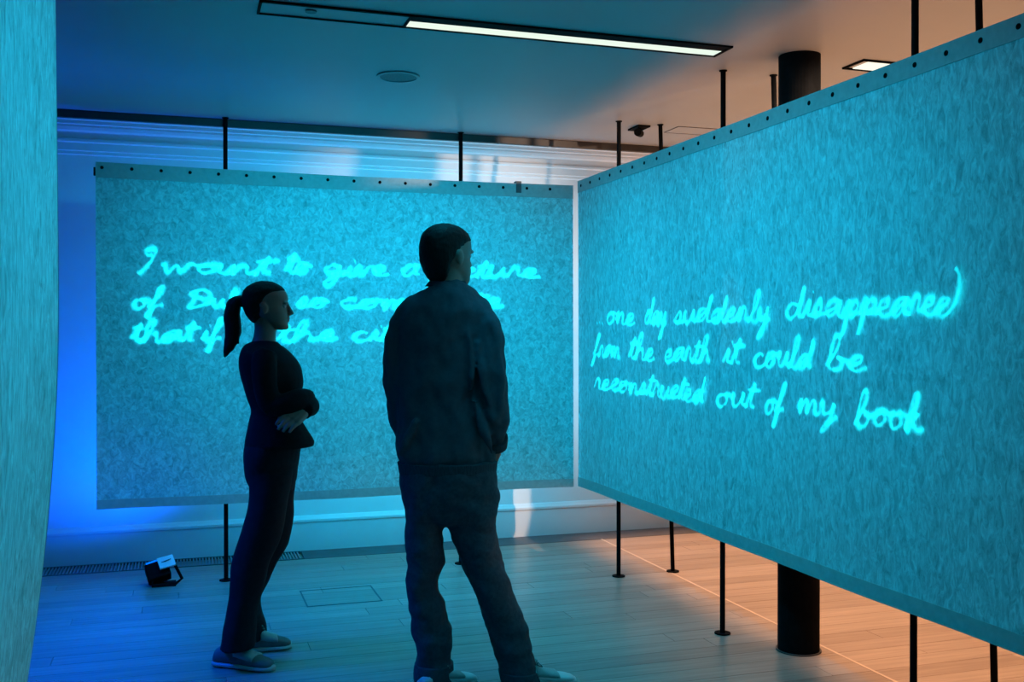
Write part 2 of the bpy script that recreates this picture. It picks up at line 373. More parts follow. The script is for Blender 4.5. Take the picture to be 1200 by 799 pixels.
# long cloth on the other side, at a right angle
RX, RY0, RY1 = 2.412, -0.85, 6.07  # near end lengthened out of view to block warm light
RZB, RZT = 0.455, 2.395
def fr(u, v):
    y = RY1 + (RY0 - RY1) * u; z = RZB + (RZT - RZB) * v
    xx = RX + 0.010 * math.sin((RY1 - y) * 1.6 + .5) * (1 - v) + 0.004 * math.sin((RY1 - y) * 6.1 + v * 2) * (1 - 0.5 * v)
    return (xx, y, z - v ** 6 * 0.012 * math.sin(math.pi * u))
rs_ = empty('hanging_cloth', (RX, (RY0 + RY1) / 2, 0))
o = link('cloth_panel', sheet(fr, 240, 60, 'cloth_panel'), M['fab_r']); adopt(o, rs_)
part(thick(sub(fr, 0, 1, 1 - 0.075 / (RZT - RZB), 1.0), 120, 2, (1, 0, 0), 0.0035), 'top_hem', M['hem'], rs_)
part(thick(sub(fr, 0, 1, 0, 0.060 / (RZT - RZB)), 120, 2, (1, 0, 0), 0.0035), 'bottom_hem', M['hem'], rs_)
part(MB().box((RX + 0.016, RY0, 2.315), (RX + 0.0277, RY1 - 0.02, 2.36)), 'top_rail', M['dark'], rs_)
me_g = gromm((-1, 0, 0)); y = RY1 - 0.06
while y > RY0 + 0.03:
    u = (RY1 - y) / (RY1 - RY0); p = fr(u, 1 - 0.036 / (RZT - RZB))
    g = link('grommet', me_g, None, rs_); g.location = Vector((p[0] - 0.0035, p[1], p[2])) - rs_.location; y -= 0.154
tag(rs_, 'long translucent cloth in front of the round column with glowing handwriting ending "my book"', 'cloth screen')

# cloth beside the viewer, without writing
def fl_(u, v):
    y = 2.82 - 3.2 * u; z = 0.455 + 1.94 * v
    dz = max(0.0, 1.55 - z)
    xx = -0.281 - 0.075 * dz ** 2 - 0.05 * math.exp(-((u - 0.0) / 0.035) ** 2) * 0.4 + 0.012 * math.sin(u * 26 + 0.6 * math.sin(v * 4)) * (1 - 0.6 * v)
    return (xx, y - 0.05 * dz * dz, z)
ls = empty('hanging_cloth', (-0.28, 1.2, 0))
o = link('cloth_panel', sheet(fl_, 150, 50, 'cloth_panel'), M['fab_r']); adopt(o, ls)
part(thick(sub(fl_, 0, 0.03, 0, 1), 6, 50, (1, 0, 0), 0.0035), 'side_hem', M['hem'], ls)
part(thick(sub(fl_, 0, 1, 0.965, 1), 100, 2, (1, 0, 0), 0.0035), 'top_hem', M['hem'], ls)
part(MB().box((-0.33, -0.38, 2.315), (-0.30, 2.75, 2.36)), 'top_rail', M['dark'], ls)
tag(ls, 'plain cloth without writing hanging edge-on close beside the viewer', 'cloth screen')

# ------------------------------------------------------------------ handwriting
G = {
 'a': ([(.70,.85),(.38,1.0),(.06,.5),(.28,0),(.62,.45),(.76,1.0),(.74,.2),(.98,.06)], 1.0),
 'b': ([(0,.1),(.35,1.2),(.42,2.1),(.20,2.0),(.12,.5),(.22,0),(.58,.08),(.66,.6),(.42,.8),(.90,.6)], .92),
 'c': ([(.62,.82),(.36,1.0),(.06,.5),(.30,0),(.74,.2)], .76),
 'd': ([(.62,.82),(.32,.95),(.06,.45),(.28,0),(.62,.4),(.86,2.0),(.76,.3),(1.0,.08)], 1.0),
 'e': ([(.05,.35),(.46,.55),(.46,.95),(.18,.85),(.1,.3),(.36,0),(.76,.22)], .76),
 'f': ([(0,.1),(.40,1.2),(.56,2.1),(.34,1.9),(.2,.3),(.0,-1.0),(.20,-.4),(.35,.15),(.75,.3)], .72),
 'g': ([(.7,.85),(.36,1),(.06,.5),(.3,.05),(.64,.5),(.72,1),(.58,-.6),(.28,-1.2),(.12,-.8),(.55,-.1),(.95,.3)], .95),
 'h': ([(0,.1),(.35,1.2),(.44,2.1),(.22,1.9),(.1,0),(.3,.7),(.56,.92),(.66,.5),(.68,.1),(.92,.12)], .92),
 'i': ([(0,.1),(.25,1),(.24,.2),(.48,.08)], .5),
 'k': ([(0,.1),(.35,1.2),(.44,2.1),(.22,1.9),(.1,0),(.28,.6),(.62,.95),(.32,.5),(.7,.02),(1.0,.1)], .95),
 'l': ([(0,.1),(.35,1.2),(.42,2.1),(.22,1.9),(.16,.3),(.30,0),(.55,.15)], .55),
 'm': ([(0,.3),(.15,1),(.13,0),(.32,.9),(.46,.85),(.48,0),(.68,.9),(.84,.8),(.88,.1),(1.12,.12)], 1.12),
 'n': ([(0,.3),(.15,1),(.14,0),(.36,.9),(.54,.8),(.58,.1),(.84,.12)], .84),
 'o': ([(.5,.92),(.18,.9),(.06,.4),(.3,0),(.6,.4),(.48,.95),(.86,.75)], .82),
 'p': ([(0,.3),(.25,1),(.08,-1.1),(.3,.5),(.6,.95),(.74,.5),(.5,.05),(.38,.2),(.9,.15)], .9),
 'r': ([(0,.1),(.2,1.05),(.42,.85),(.44,.2),(.68,.1)], .66),
 's': ([(0,.1),(.36,1),(.46,.5),(.34,.02),(.12,.12),(.7,.15)], .68),
 't': ([(0,.1),(.34,1.75),(.24,.2),(.5,.08)], .5),
 'u': ([(0,.6),(.1,1),(.14,.2),(.36,0),(.6,.6),(.66,1),(.66,.2),(.9,.1)], .9),
 'v': ([(0,.8),(.15,1),(.32,0),(.6,.9),(.9,.75)], .85),
 'w': ([(0,.8),(.1,1),(.22,0),(.45,.8),(.62,0),(.86,.9),(1.12,.75)], 1.08),
 'y': ([(0,.8),(.1,1),(.22,.2),(.55,.45),(.66,1),(.5,-.5),(.2,-1.1),(.4,-.4),(.9,.2)], .9),
 'I': ([(.75,1.75),(.45,1.65),(.35,2.1),(.75,2.3),(.90,1.9),(.6,.8),(.15,-.15)], .9),
 'D': ([(.42,1.9),(.30,.6),(.10,.05),(.45,.0),(1.1,.4),(1.15,1.4),(.7,2.0),(.05,1.6)], 1.3),
 '&': ([(.62,.82),(.32,.95),(.06,.45),(.28,0),(.70,.2),(1.0,.8),(1.08,1.5),(.98,2.1),(.72,2.5)], 1.1),
 '.': ([(.10,.02),(.16,.08)], .35),
}
DOT = {'i': [[(.36,1.5),(.42,1.55)]], 't': [[(-.05,1.22),(.70,1.32)]]}
def spline(p, k=6):
    q = []
    P = [p[0]] + list(p) + [p[-1]]
    for i in range(1, len(P) - 2):
        a, b, c_, d = P[i - 1], P[i], P[i + 1], P[i + 2]
        for s in range(k):
            t = s / k
            q.append(tuple(0.5 * (2 * b[m] + (c_[m] - a[m]) * t + (2 * a[m] - 5 * b[m] + 4 * c_[m] - d[m]) * t * t + (3 * b[m] - a[m] - 3 * c_[m] + d[m]) * t ** 3) for m in (0, 1)))
    q.append(p[-1]); return q
def word_strokes(w):
    main = []; extra = []; x = 0.0
    for ch in w:
        pts, adv = G[ch]
        if ch == '.': extra.append([(x + a, b) for a, b in pts])
        else: main += [(x + a, b) for a, b in pts]
        for d in DOT.get(ch, []): extra.append([(x + a, b) for a, b in d])
        x += adv
    return ([main] if main else []) + extra, x
def lettering(line, project, root, normal, half=0.025, slant=0.28):
    """line: (word, px0, px1, base0, base1, xheight0, xheight1) in photo pixels, laid on the cloth"""
    n = Vector(normal)
    for w, a, b, y0, y1, h0, h1 in line:
        V = []; F = []; A = []; off = 0.003
        st, tot = word_strokes(w)
        for s in st:
            pts3 = []
            for (x, z) in spline(s):
                t = x / tot; h = h0 + (h1 - h0) * t
                jx = 0.8 * math.sin(x * 3.1 + a); jz = 0.08 * math.sin(x * 2.3 + a)
                px = a + (b - a) * t + slant * z * h * 0.7 + jx * .3; py = y0 + (y1 - y0) * t - (z + jz) * h
                pts3.append(project(px, py))
            m = len(pts3); base = len(V)
            for i, p in enumerate(pts3):
                tg = (pts3[min(i + 1, m - 1)] - pts3[max(i - 1, 0)])
                tg = tg.normalized() if tg.length > 1e-6 else Vector((0, 0, 1))
                sd = n.cross(tg).normalized(); q = p + n * (off + i * 2.5e-5)
                end = min(1.0, 0.55 + 0.45 * min(i, m - 1 - i))
                wv = half * (0.85 + 0.3 * math.sin(i * 0.31 + a))
                V += [q + sd * wv, q, q - sd * wv]; A += [0.0, end, 0.0]
            for i in range(m - 1):
                k = base + i * 3
                F += [(k, k + 1, k + 4, k + 3), (k + 1, k + 2, k + 5, k + 4)]
            off += 4e-4
        me = bpy.data.meshes.new('handwritten_word'); me.from_pydata([tuple(v) for v in V], [], F)
        at = me.attributes.new('stroke', 'FLOAT', 'POINT'); at.data.foreach_set('value', A)
        o = link('handwritten_word', me, M['letter']); adopt(o, root)
        o['label'] = 'glowing cyan handwriting reading ' + w.replace('&', 'd') if w != '...' else 'three small glowing dots before the word one'
def on_back(px, py):
    p = on_y(px, py, BY); q = fb((p.x - BX0) / (BX1 - BX0), (p.z - ZB) / (ZT - ZB)); p.y = q[1]; return p
def on_right(px, py):
    p = on_x(px, py, RX); q = fr((RY1 - p.y) / (RY1 - RY0), (p.z - RZB) / (RZT - RZB)); p.x = q[0]; return p
back_lines = [
 [('I', 160, 178, 320, 320, 13, 13), ('want', 188, 318, 320, 321, 11, 11), ('to', 334, 364, 321, 321, 13, 12), ('give', 379, 456, 322, 324, 11.5, 11), ('a', 470, 492, 323, 323, 12, 12), ('picture', 502, 632, 324, 325, 11, 10)],
 [('of', 155, 190, 361, 361, 11, 11), ('Dublin', 219, 325, 360, 360, 10, 10), ('so', 346, 384, 360, 361, 10, 10), ('complete', 397, 590, 361, 361, 10.5, 10)],
 [('that', 153, 228, 400, 400, 12, 12), ('if', 236, 258, 399, 399, 12, 12), ('the', 324, 396, 400, 399, 11, 11), ('city', 412, 485, 399, 399, 11, 10.5)],
]
for ln in back_lines: lettering(ln, on_back, bs, (0, -1, 0))
right_lines = [
 [('...', 698, 708, 380, 380, 12, 12), ('one', 710, 744, 380, 380, 13, 14), ('day', 754, 780, 380, 380, 15, 15), ('suddenly', 789, 905, 378, 376, 14, 17), ('disappeare&', 921, 1124, 372, 369, 18, 23)],
 [('from', 694, 727, 417, 419, 12, 12), ('the', 736, 766, 421, 422, 14, 14), ('earth', 777, 834, 423, 424, 14, 15), ('it', 848, 868, 426, 427, 16, 16), ('could', 883, 955, 429, 431, 16, 17), ('be', 970, 1018, 432, 434, 18, 18)],
 [('reconstructed', 695, 828, 455, 472, 12, 15), ('out', 840, 886, 475, 478, 15, 16), ('of', 897, 920, 484, 485, 16, 16), ('my', 936, 985, 484, 490, 16, 17), ('book', 1004, 1084, 498, 505, 19, 21)],
]
for ln in right_lines: lettering(ln, on_right, rs_, (-1, 0, 0), half=0.0195, slant=0.2)

# ------------------------------------------------------------------ ceiling fittings
lf = empty('linear_ceiling_light', (1.285, 4.01, CEIL))
x0, x1, y0, y1 = 0.288, 2.285, 3.93, 4.092; zc = CEIL
fm = MB()
for a, b in (((x0, y0), (x1, y0 + .014)), ((x0, y1 - .010), (x1, y1)), ((x0, y0), (x0 + .010, y1)), ((x1 - .012, y0), (x1, y1)), ((0.862, y0), (0.872, y1))):
    fm.box((*a, zc - 0.008), (*b, zc + 0.002))
part(fm, 'frame', M['dark'], lf)
part(MB().box((0.875, y0 + .072, zc - 0.004), (x1 - .014, y1 - .012, zc + 0.001)), 'diffuser', M['diff'], lf)
part(MB().box((0.875, y0 + .013, zc - 0.005), (x1 - .014, y0 + .072, zc + 0.001)), 'reflector_lip', M['dark'], lf)
part(MB().box((x0 + .010, y0 + .013, zc - 0.003), (0.862, y1 - .010, zc + 0.001)), 'blank_panel', M['ceil'], lf)
em = part(MB().cyl((0.485, 4.0, zc - 0.008), (0.485, 4.0, zc), 0.022, 18), 'sensor', M['grey'], lf)
tag(lf, 'long recessed linear ceiling light with dark frame, white diffuser and blank end', 'ceiling light')
l2 = empty('ceiling_downlight', (3.1, 4.0, CEIL)); fm = MB()
x0, x1 = 2.955, 3.75
for a, b in (((x0, y0), (x1, y0 + .012)), ((x0, y1 - .010), (x1, y1)), ((x0, y0), (x0 + .010, y1)), ((x1 - .012, y0), (x1, y1))):
    fm.box((*a, zc - 0.008), (*b, zc + 0.002))
part(fm, 'frame', M['dark'], l2)
part(MB().box((x0 + .05, y0 + .03, zc - 0.004), (x1 - .012, y1 - .012, zc + 0.001)), 'diffuser', M['diffw'], l2)
tag(l2, 'short warm recessed ceiling light above the neighbouring bay', 'ceiling light')
spk = empty('ceiling_speaker', (1.01, 4.89, CEIL))
rs2 = []
part(MB().rings([[(1.01 + r * math.cos(k * math.pi / 16), 4.89 + r * math.sin(k * math.pi / 16), CEIL - d) for k in range(32)] for r, d in ((.104, 0), (.104, .006), (.090, .008), (.088, .003))], cap=False), 'rim', mat('grey_rim', (0.30, 0.32, 0.34), 0.4), spk)
part(MB().cyl((1.01, 4.89, CEIL - 0.005), (1.01, 4.89, CEIL), 0.089, 32), 'perforated_cover', mat('grey_mesh', (0.20, 0.21, 0.22), 0.6, (0.08, 0.09, 0.10), 220), spk)
tag(spk, 'round flush ceiling loudspeaker with perforated grey cover', 'ceiling speaker')
tl = empty('track_spotlight', (2.66, 5.6, CEIL))
part(MB().box((2.60, 5.57, CEIL - 0.010), (2.68, 5.72, CEIL)), 'mounting_plate', M['dark'], tl)
part(MB().cyl((2.64, 5.64, CEIL - 0.035), (2.64, 5.64, CEIL - 0.01), 0.012, 10), 'stem', M['dark'], tl)
part(MB().cyl((2.60, 5.58, CEIL - 0.045), (2.67, 5.69, CEIL - 0.028), 0.022, 14), 'lamp_head', M['dark'], tl)
tag(tl, 'small black spotlight on the ceiling near the meeting corner of the cloths', 'spotlight')
hp = empty('ceiling_access_panel', (2.95, 5.64, CEIL)); fm = MB()
for a, b in (((2.85, 5.54), (3.25, 5.546)), ((2.85, 5.73), (3.25, 5.736)), ((2.85, 5.54), (2.856, 5.736)), ((3.244, 5.54), (3.25, 5.736))):
    fm.box((*a, zc - 0.003), (*b, zc + 0.002))
part(fm, 'frame', M['grey'], hp)
part(MB().box((2.856, 5.546, zc - 0.0015), (3.244, 5.73, zc + 0.001)), 'cover', M['ceil'], hp)
tag(hp, 'thin outlined access panel in the warm lit ceiling', 'access panel')

# ------------------------------------------------------------------ floor lamp fixture
fx = empty('floor_floodlight', (-0.09, 6.16, 0))
def rotbox(c, sx, sy_, sz, rot):
    m = Matrix.Translation(Vector(c)) @ rot.to_4x4()
    b = MB().box((-sx / 2, -sy_ / 2, -sz / 2), (sx / 2, sy_ / 2, sz / 2)); b.v = [tuple(m @ Vector(v)) for v in b.v]; return b
from mathutils import Euler
rot = Euler((math.radians(-32), math.radians(-14), math.radians(8))).to_matrix()
part(rotbox((-0.118, 6.15, 0.070), 0.125, 0.11, 0.095, rot), 'housing', M['dark'], fx, bevel=0.006)
part(rotbox(Vector((-0.072, 6.108, 0.134)), 0.088, 0.075, 0.010, Euler((math.radians(38), math.radians(-10), math.radians(12))).to_matrix()), 'sticker_plate', M['label'], fx)
mk = MB()
for i in range(3):
    b = rotbox(Vector((-0.084 + i * 0.012, 6.099 + i * 0.006, 0.1345 + i * 0.0035)), 0.028, 0.004, 0.002, Euler((math.radians(38), math.radians(-10), math.radians(12 + 18 * (i - 1)))).to_matrix()); mk.add(b.v, b.f)
    mk.v = [(x_, y_ - 0.004, z_ + 0.005) for x_, y_, z_ in mk.v] if i == 2 else mk.v
part(mk, 'printed_marks', M['grey'], fx)
part(MB().tube([(-0.15, 6.10, 0.045), (-0.145, 6.09, 0.008), (-0.02, 6.11, 0.008), (0.012, 6.13, 0.03), (-0.025, 6.14, 0.105)], [.009] * 5, 8), 'yoke', M['dark'], fx)
part(MB().box((-0.15, 6.08, 0), (-0.02, 6.20, 0.008)), 'base_plate', M['dark'], fx)
part(rotbox((-0.135, 6.205, 0.095), 0.085, 0.012, 0.06, rot), 'lens', M['bluelens'], fx)
tag(fx, 'small black floodlight with white sticker lying on the floor by the grille', 'floodlight')

# ------------------------------------------------------------------ people
def remesh(mb, voxel, smooth=3, disp=None, keep=None):
    me = mb.mesh('tmp'); o = bpy.data.objects.new('tmp', me); COL.objects.link(o)
    md = o.modifiers.new('r', 'REMESH'); md.mode = 'VOXEL'; md.voxel_size = voxel; md.adaptivity = 0.0
    if smooth:
        sm = o.modifiers.new('s', 'SMOOTH'); sm.factor = 0.5; sm.iterations = smooth
    dg = bpy.context.evaluated_depsgraph_get()
    res = bpy.data.meshes.new_from_object(o.evaluated_get(dg))
    bpy.data.objects.remove(o); bpy.data.meshes.remove(me)
    if disp:
        nv = len(res.vertices); co = [0.0] * (nv * 3); nr = [0.0] * (nv * 3)
        res.vertices.foreach_get('co', co); res.vertex_normals.foreach_get('vector', nr)
        for i in range(0, nv * 3, 3):
            d = disp(Vector(co[i:i + 3]))
            co[i] += nr[i] * d; co[i + 1] += nr[i + 1] * d; co[i + 2] += nr[i + 2] * d
        res.vertices.foreach_set('co', co); res.update()
    res.polygons.foreach_set('use_smooth', [True] * len(res.polygons)); res.materials.clear()
    return res
def smoothed(secs, k=4):
    """Catmull-Rom through section tuples"""
    out = []; P = [secs[0]] + list(secs) + [secs[-1]]
    for i in range(1, len(P) - 2):
        a, b, c_, d = P[i - 1:i + 3]
        for s in range(k):
            t = s / k
            out.append(tuple(0.5 * (2 * b[m] + (c_[m] - a[m]) * t + (2 * a[m] - 5 * b[m] + 4 * c_[m] - d[m]) * t * t + (3 * b[m] - a[m] - 3 * c_[m] + d[m]) * t ** 3) for m in range(len(b))))
    out.append(tuple(secs[-1])); return out
class Fig:
    def __init__(s, F): s.F = F
    def W(s, px, py, dd=0.0): return at_depth(px, py, s.F + dd)
    def loft(s, mb, secs, scale=1.0, n=28, ex=1.0, k=4):
        """secs: (px_left, px_right, py, half depth, depth offset)"""
        rs = []
        for l, r, py, dr, dd in smoothed(secs, k):
            c_ = s.W((l + r) / 2, py, dd); ru = (r - l) / 2 / FPX * (s.F + dd) * scale; rv = dr * scale
            ring = []
            for q in range(n):
                t = 2 * math.pi * q / n; ct, st = math.cos(t), math.sin(t)
                ring.append(c_ + RV * ru * math.copysign(abs(ct) ** ex, ct) + FV * rv * math.copysign(abs(st) ** ex, st))
            rs.append(ring)
        mb.rings(rs)
    def limb(s, mb, pts, scale=1.0, n=16, k=4):
        """pts: (px, py, dd, radius)"""
        q = smoothed(pts, k)
        mb.tube([s.W(a, b, d) for a, b, d, r in q], [r * scale for a, b, d, r in q], n)

def head(mb, c, H, ang, parts):
    """c: point under the ears at chin height. Facing = camera right turned by ang away from the viewer"""
    fx_ = RV * math.cos(ang) + FV * math.sin(ang); sx_ = RV * -math.sin(ang) + FV * math.cos(ang); up = Vector((0, 0, 1))
    def p(x, y, z): return c + fx_ * (x * H) + sx_ * (y * H) + up * (z * H)
    prof = [(0.0, .385, .17, .10), (.03, .43, .12, .15), (.09, .445, .06, .20), (.16, .425, -.02, .245), (.22, .445, -.10, .265), (.28, .435, -.18, .28), (.36, .43, -.28, .30), (.44, .415, -.37, .315),
            (.50, .405, -.42, .32), (.56, .425, -.45, .33), (.64, .45, -.465, .335), (.72, .44, -.465, .33), (.80, .40, -.44, .31), (.88, .32, -.38, .265), (.94, .22, -.29, .20), (.98, .10, -.18, .12), (1.0, 0.0, -.09, .04)]
    rs = []
    for z, f, b, w in prof:
        m = (f + b) / 2; a = (f - b) / 2; ring = []
        for q in range(32):
            t = 2 * math.pi * q / 32; ct, st = math.cos(t), math.sin(t)
            ring.append(p(m + a * math.copysign(abs(ct) ** 0.9, ct), w * math.copysign(abs(st) ** 0.9, st), z))
        rs.append(ring)
    mb.rings(rs)
    ax = (fx_, sx_, up)
    # nose
    for x, z, rx, ry, rz in ((.435, .50, .04, .045, .07), (.465, .44, .045, .05, .06), (.50, .385, .05, .055, .05), (.515, .352, .05, .055, .042), (.47, .335, .05, .075, .035)):
        mb.ball(p(x, 0, z), (rx * H, ry * H, rz * H), 14, 8, ax)
    # brow ridge, lips, chin
    mb.ball(p(.40, .12, .565), (.05 * H, .12 * H, .035 * H), 12, 8, ax); mb.ball(p(.40, -.12, .565), (.05 * H, .12 * H, .035 * H), 12, 8, ax)
    mb.ball(p(.445, 0, .245), (.04 * H, .10 * H, .025 * H), 12, 8, ax); mb.ball(p(.435, 0, .195), (.04 * H, .09 * H, .028 * H), 12, 8, ax)
    mb.ball(p(.40, 0, .06), (.06 * H, .10 * H, .06 * H), 12, 8, ax)
    for s_ in (-1, 1):
        mb.ball(p(-.02, .335 * s_, .44), (.075 * H, .035 * H, .125 * H), 12, 8, ax)
        mb.ball(p(-.05, .355 * s_, .50), (.07 * H, .030 * H, .07 * H), 12, 8, ax)
    parts['p'] = p; parts['ax'] = ax; parts['H'] = H

def hand(mb, wrist, d, nrm, L=0.18, curl=0.5, side=1):
    """palm and five fingers; d: direction, nrm: palm normal (fingers curl towards it); side puts the thumb"""
    d = Vector(d).normalized(); n = Vector(nrm); n = (n - d * n.dot(d)).normalized(); w = d.cross(n) * side; wrist = Vector(wrist)
    pl = L * 0.5
    for i in range(4):
        o_ = (i - 1.5) * 0.0215
        k0 = wrist + w * o_ * 0.6; k1 = wrist + d * pl + w * o_
        mb.tube([k0, (k0 + k1) / 2, k1], [.014, .0145, .0115], 10)
        fl_len = L * (0.40, 0.48, 0.45, 0.36)[i]; p0 = k1; a = 0.15; pts = [k1 - d * 0.01]; rr = [.0095]
        for sgm, fr_ in enumerate((0.42, 0.32, 0.26)):
            p0 = p0 + (d * math.cos(a) + n * math.sin(a)) * fl_len * fr_; pts.append(p0); rr.append((.0086, .0080, .0066)[sgm]); a += curl
        mb.tube(pts, rr, 10)
    t0 = wrist + d * 0.02 - w * 0.022
    mb.tube([t0, t0 + d * 0.03 - w * 0.018 + n * 0.008, t0 + d * 0.06 - w * 0.024 + n * 0.018, t0 + d * 0.085 - w * 0.02 + n * 0.026], [.013, .0115, .010, .0075], 10)

def shoe(root, heel, toe, wid, mats, mid=None, lace=True, h=1.0):
    heel = Vector(heel); toe = Vector(toe); ax = (toe - heel); L = ax.length; ax.normalize(); sd = Vector((0, 0, 1)).cross(ax)
    secs = [(0.0, .55, .052), (.04, .78, .078), (.12, .86, .092), (.25, .84, .100), (.38, .82, .098), (.50, .86, .086), (.62, .94, .072), (.75, 1.0, .060), (.86, .92, .052), (.94, .70, .044), (.985, .36, .034)]
    def ring(t, wv, z0, z1, grow):
        r = []
        for q in range(20):
            a = 2 * math.pi * q / 20; cx = math.cos(a); cz = math.sin(a)
            zz = (z0 + z1) / 2 + (z1 - z0) / 2 * math.copysign(abs(cz) ** .7, cz)
            wz = 1.0 - 0.35 * max(0, cz) ** 2
            r.append(heel + ax * (t * L) + sd * (wid * (wv + grow) * math.copysign(abs(cx) ** .7, cx) * wz) + Vector((0, 0, zz)))
        return r
    up = MB().rings([ring(t, w, .012, z * h, 0) for t, w, z in secs])
    u = part(up, 'shoe', mats[0], root, smooth=True)
    so_ = MB(); 
    so_.rings([ring(t if 0 < t < .98 else (t - .012 if t == 0 else 1.0), w, 0.0, .026, .07) for t, w, z in secs])
    part(so_, 'sole', mats[1], u, smooth=True)
    # mid panel (eyestay) and laces
    ey = MB().rings([ring(t, w * 1.03, .035, z * h + .004, 0) for t, w, z in smoothed(secs)[16:28]])
    part(ey, 'lace_panel', mats[2], u, smooth=True)
    if lace:
        lc = MB()
        for i in range(5):
            t = .42 + i * .055; z = (.098 - (i * .0085)) * h
            c_ = heel + ax * (t * L) + Vector((0, 0, z))
            lc.tube([c_ - sd * wid * .5 - Vector((0, 0, .012)), c_ + Vector((0, 0, .002)), c_ + sd * wid * .5 - Vector((0, 0, .012))], [.0035] * 3, 6)
        b = heel + ax * (.42 * L) + Vector((0, 0, .104 * h))
        for s_ in (-1, 1):
            lc.tube([b, b + sd * s_ * .02 + Vector((0, 0, .018)), b + sd * s_ * .035 + ax * .01 + Vector((0, 0, .004)), b], [.003] * 4, 6)
        part(lc, 'shoelaces', mats[2], u, smooth=True)
    return u

def folds(sc, amp, st=(1, 1, 1)):
    def f(co):
        q = Vector((0, 0, 0)); q = Vector((co.x * sc * st[0], co.y * sc * st[1], co.z * sc * st[2]))
        return amp * (noise.noise(q) + 0.5 * noise.noise(q * 2.1 + Vector((3, 1, 7))))
    return f

# ---- man
m = Fig(4.13)
T_torso = [(505, 544, 331, .060, 0), (497, 552, 336, .075, 0), (485, 562, 343, .095, 0), (470, 573, 354, .115, .0), (462, 579, 370, .128, .0), (462, 578, 395, .132, .0), (463, 574, 430, .132, .0), (464, 573, 470, .132, .0), (464, 576, 505, .134, .0), (463, 580, 532, .137, .0), (470, 577, 544, .124, .0), (472, 576, 550, .118, .0)]
A_left = [(486, 374, 0, .060), (472, 386, 0, .066), (467, 412, .0, .064), (467, 450, .02, .060), (472, 485, .07, .055), (479, 515, .13, .047), (483, 528, .15, .042)]
A_right = [(556, 370, -.01, .060), (569, 384, -.03, .066), (574, 412, -.05, .067), (576, 448, -.06, .066), (578, 485, -.05, .064), (579, 508, -.02, .056), (581, 521, .01, .045)]
L_left = [(472, 532, 575, .115, 0), (474, 527, 592, .108, 0), (476, 522, 612, .100, 0), (477, 519, 631, .095, 0), (476, 521, 655, .090, 0), (476, 514, 681, .085, 0), (477, 518, 700, .083, 0), (479, 524, 718, .083, 0), (484, 530, 745, .082, 0), (488, 530, 772, .080, 0), (486, 530, 786, .084, 0), (486, 531, 800, .088, 0)]
L_right = [(520, 584, 575, .115, 0), (521, 584, 592, .108, 0), (522, 584, 611, .102, 0), (529, 584, 631, .097, 0), (541, 591, 661, .090, 0), (549, 597, 682, .086, 0), (558, 604, 702, .084, 0), (568, 616, 729, .082, .01), (575, 621, 749, .081, .01), (581, 626, 770, .080, .01), (586, 633, 788, .084, .01), (588, 636, 801, .088, .01)]
P_pel = [(467, 582, 540, .125, 0), (468, 583, 556, .130, 0), (470, 584, 575, .132, 0), (473, 584, 592, .125, 0), (478, 580, 606, .105, 0), (490, 565, 614, .07, 0)]
body = MB(); hp_ = {}
head(body, m.W(524, 334, 0), 0.242, math.radians(47), hp_)
body.tube([m.W(521, 352, 0), m.W(522.5, 336, .0), m.W(523, 322, .005), m.W(524, 305, .01)], [.074, .067, .065, .064], 20)
m.loft(body, T_torso[2:], .84); m.loft(body, P_pel, .86); m.loft(body, L_left, .72); m.loft(body, L_right, .72)
m.limb(body, A_left, .72); m.limb(body, A_right, .72)
hand(body, m.W(580, 523, .04), m.W(570, 548, .10) - m.W(580, 523, .04), FV * 1 - RV * .6, L=.185, curl=.25, side=-1)
hand(body, m.W(483, 530, .155), m.W(490, 552, .16) - m.W(483, 530, .155), RV * .6 - FV * .3, L=.185, curl=.3, side=1)
man = link('person', remesh(body, 0.0055, 2), M['skin'])
base = m.W(545, 600, 0); base.z = 0
man.data.transform(Matrix.Translation(-base)); man.location = base
def wear(mb, name, material, root, voxel=.0075, smooth=3, disp=None):
    o = link(name, remesh(mb, voxel, smooth, disp), material); adopt(o, root); return o
g = MB(); m.loft(g, T_torso, 1.0); m.limb(g, A_left); m.limb(g, A_right)
for rd in ([(568, 366, -.07, .010), (579, 388, -.09, .017), (585, 425, -.105, .018), (587, 462, -.108, .018), (583, 490, -.10, .012)],
           [(560, 400, -.10, .010), (565, 430, -.115, .016), (570, 462, -.122, .016), (580, 486, -.105, .011)],
           [(572, 478, -.115, .010), (580, 492, -.10, .018), (591, 503, -.06, .012)], [(566, 500, -.095, .010), (576, 507, -.075, .017), (589, 514, -.03, .011)],
           [(556, 468, -.112, .008), (563, 492, -.115, .016), (573, 518, -.105, .016), (577, 534, -.09, .010)],
           [(468, 532, -.09, .010), (477, 516, -.115, .016), (488, 492, -.126, .010)], [(548, 385, -.112, .008), (552, 420, -.116, .014), (553, 460, -.118, .008)]):
    m.limb(g, rd, n=10)
sw = wear(g, 'sweatshirt', M['sweat'], man, disp=folds(12, .014, (1, 1, .7)))
def band(fig, secs, name, material, root, grow=.004, ex=1.0):
    mb = MB(); rs = []
    for k_, gr_ in ((0, 0), (0, 1), (1, 1), (1, 0)):
        pass
    s2 = [(l - grow * FPX / fig.F, r + grow * FPX / fig.F, py, dr + grow, dd) for l, r, py, dr, dd in secs]
    fig.loft(mb, s2, 1.0, 36)
    o = part(mb, name, material, root, smooth=True); return o
band(m, [(468, 580.5, 541, .130, 0), (469, 580, 547, .126, 0), (470, 579, 553.5, .122, 0)], 'hem_band', M['rib'], sw, .009)
band(m, [(503.5, 545, 329.5, .063, 0), (501, 547, 332.5, .067, 0), (498.5, 550, 335.5, .074, 0)], 'collar_band', M['rib'], sw, .002)
cb = MB(); m.limb(cb, [(580, 513, -.01, .053), (581, 520, .01, .048), (581.5, 525, .02, .044)]); part(cb, 'cuff', M['rib'], sw, smooth=True)
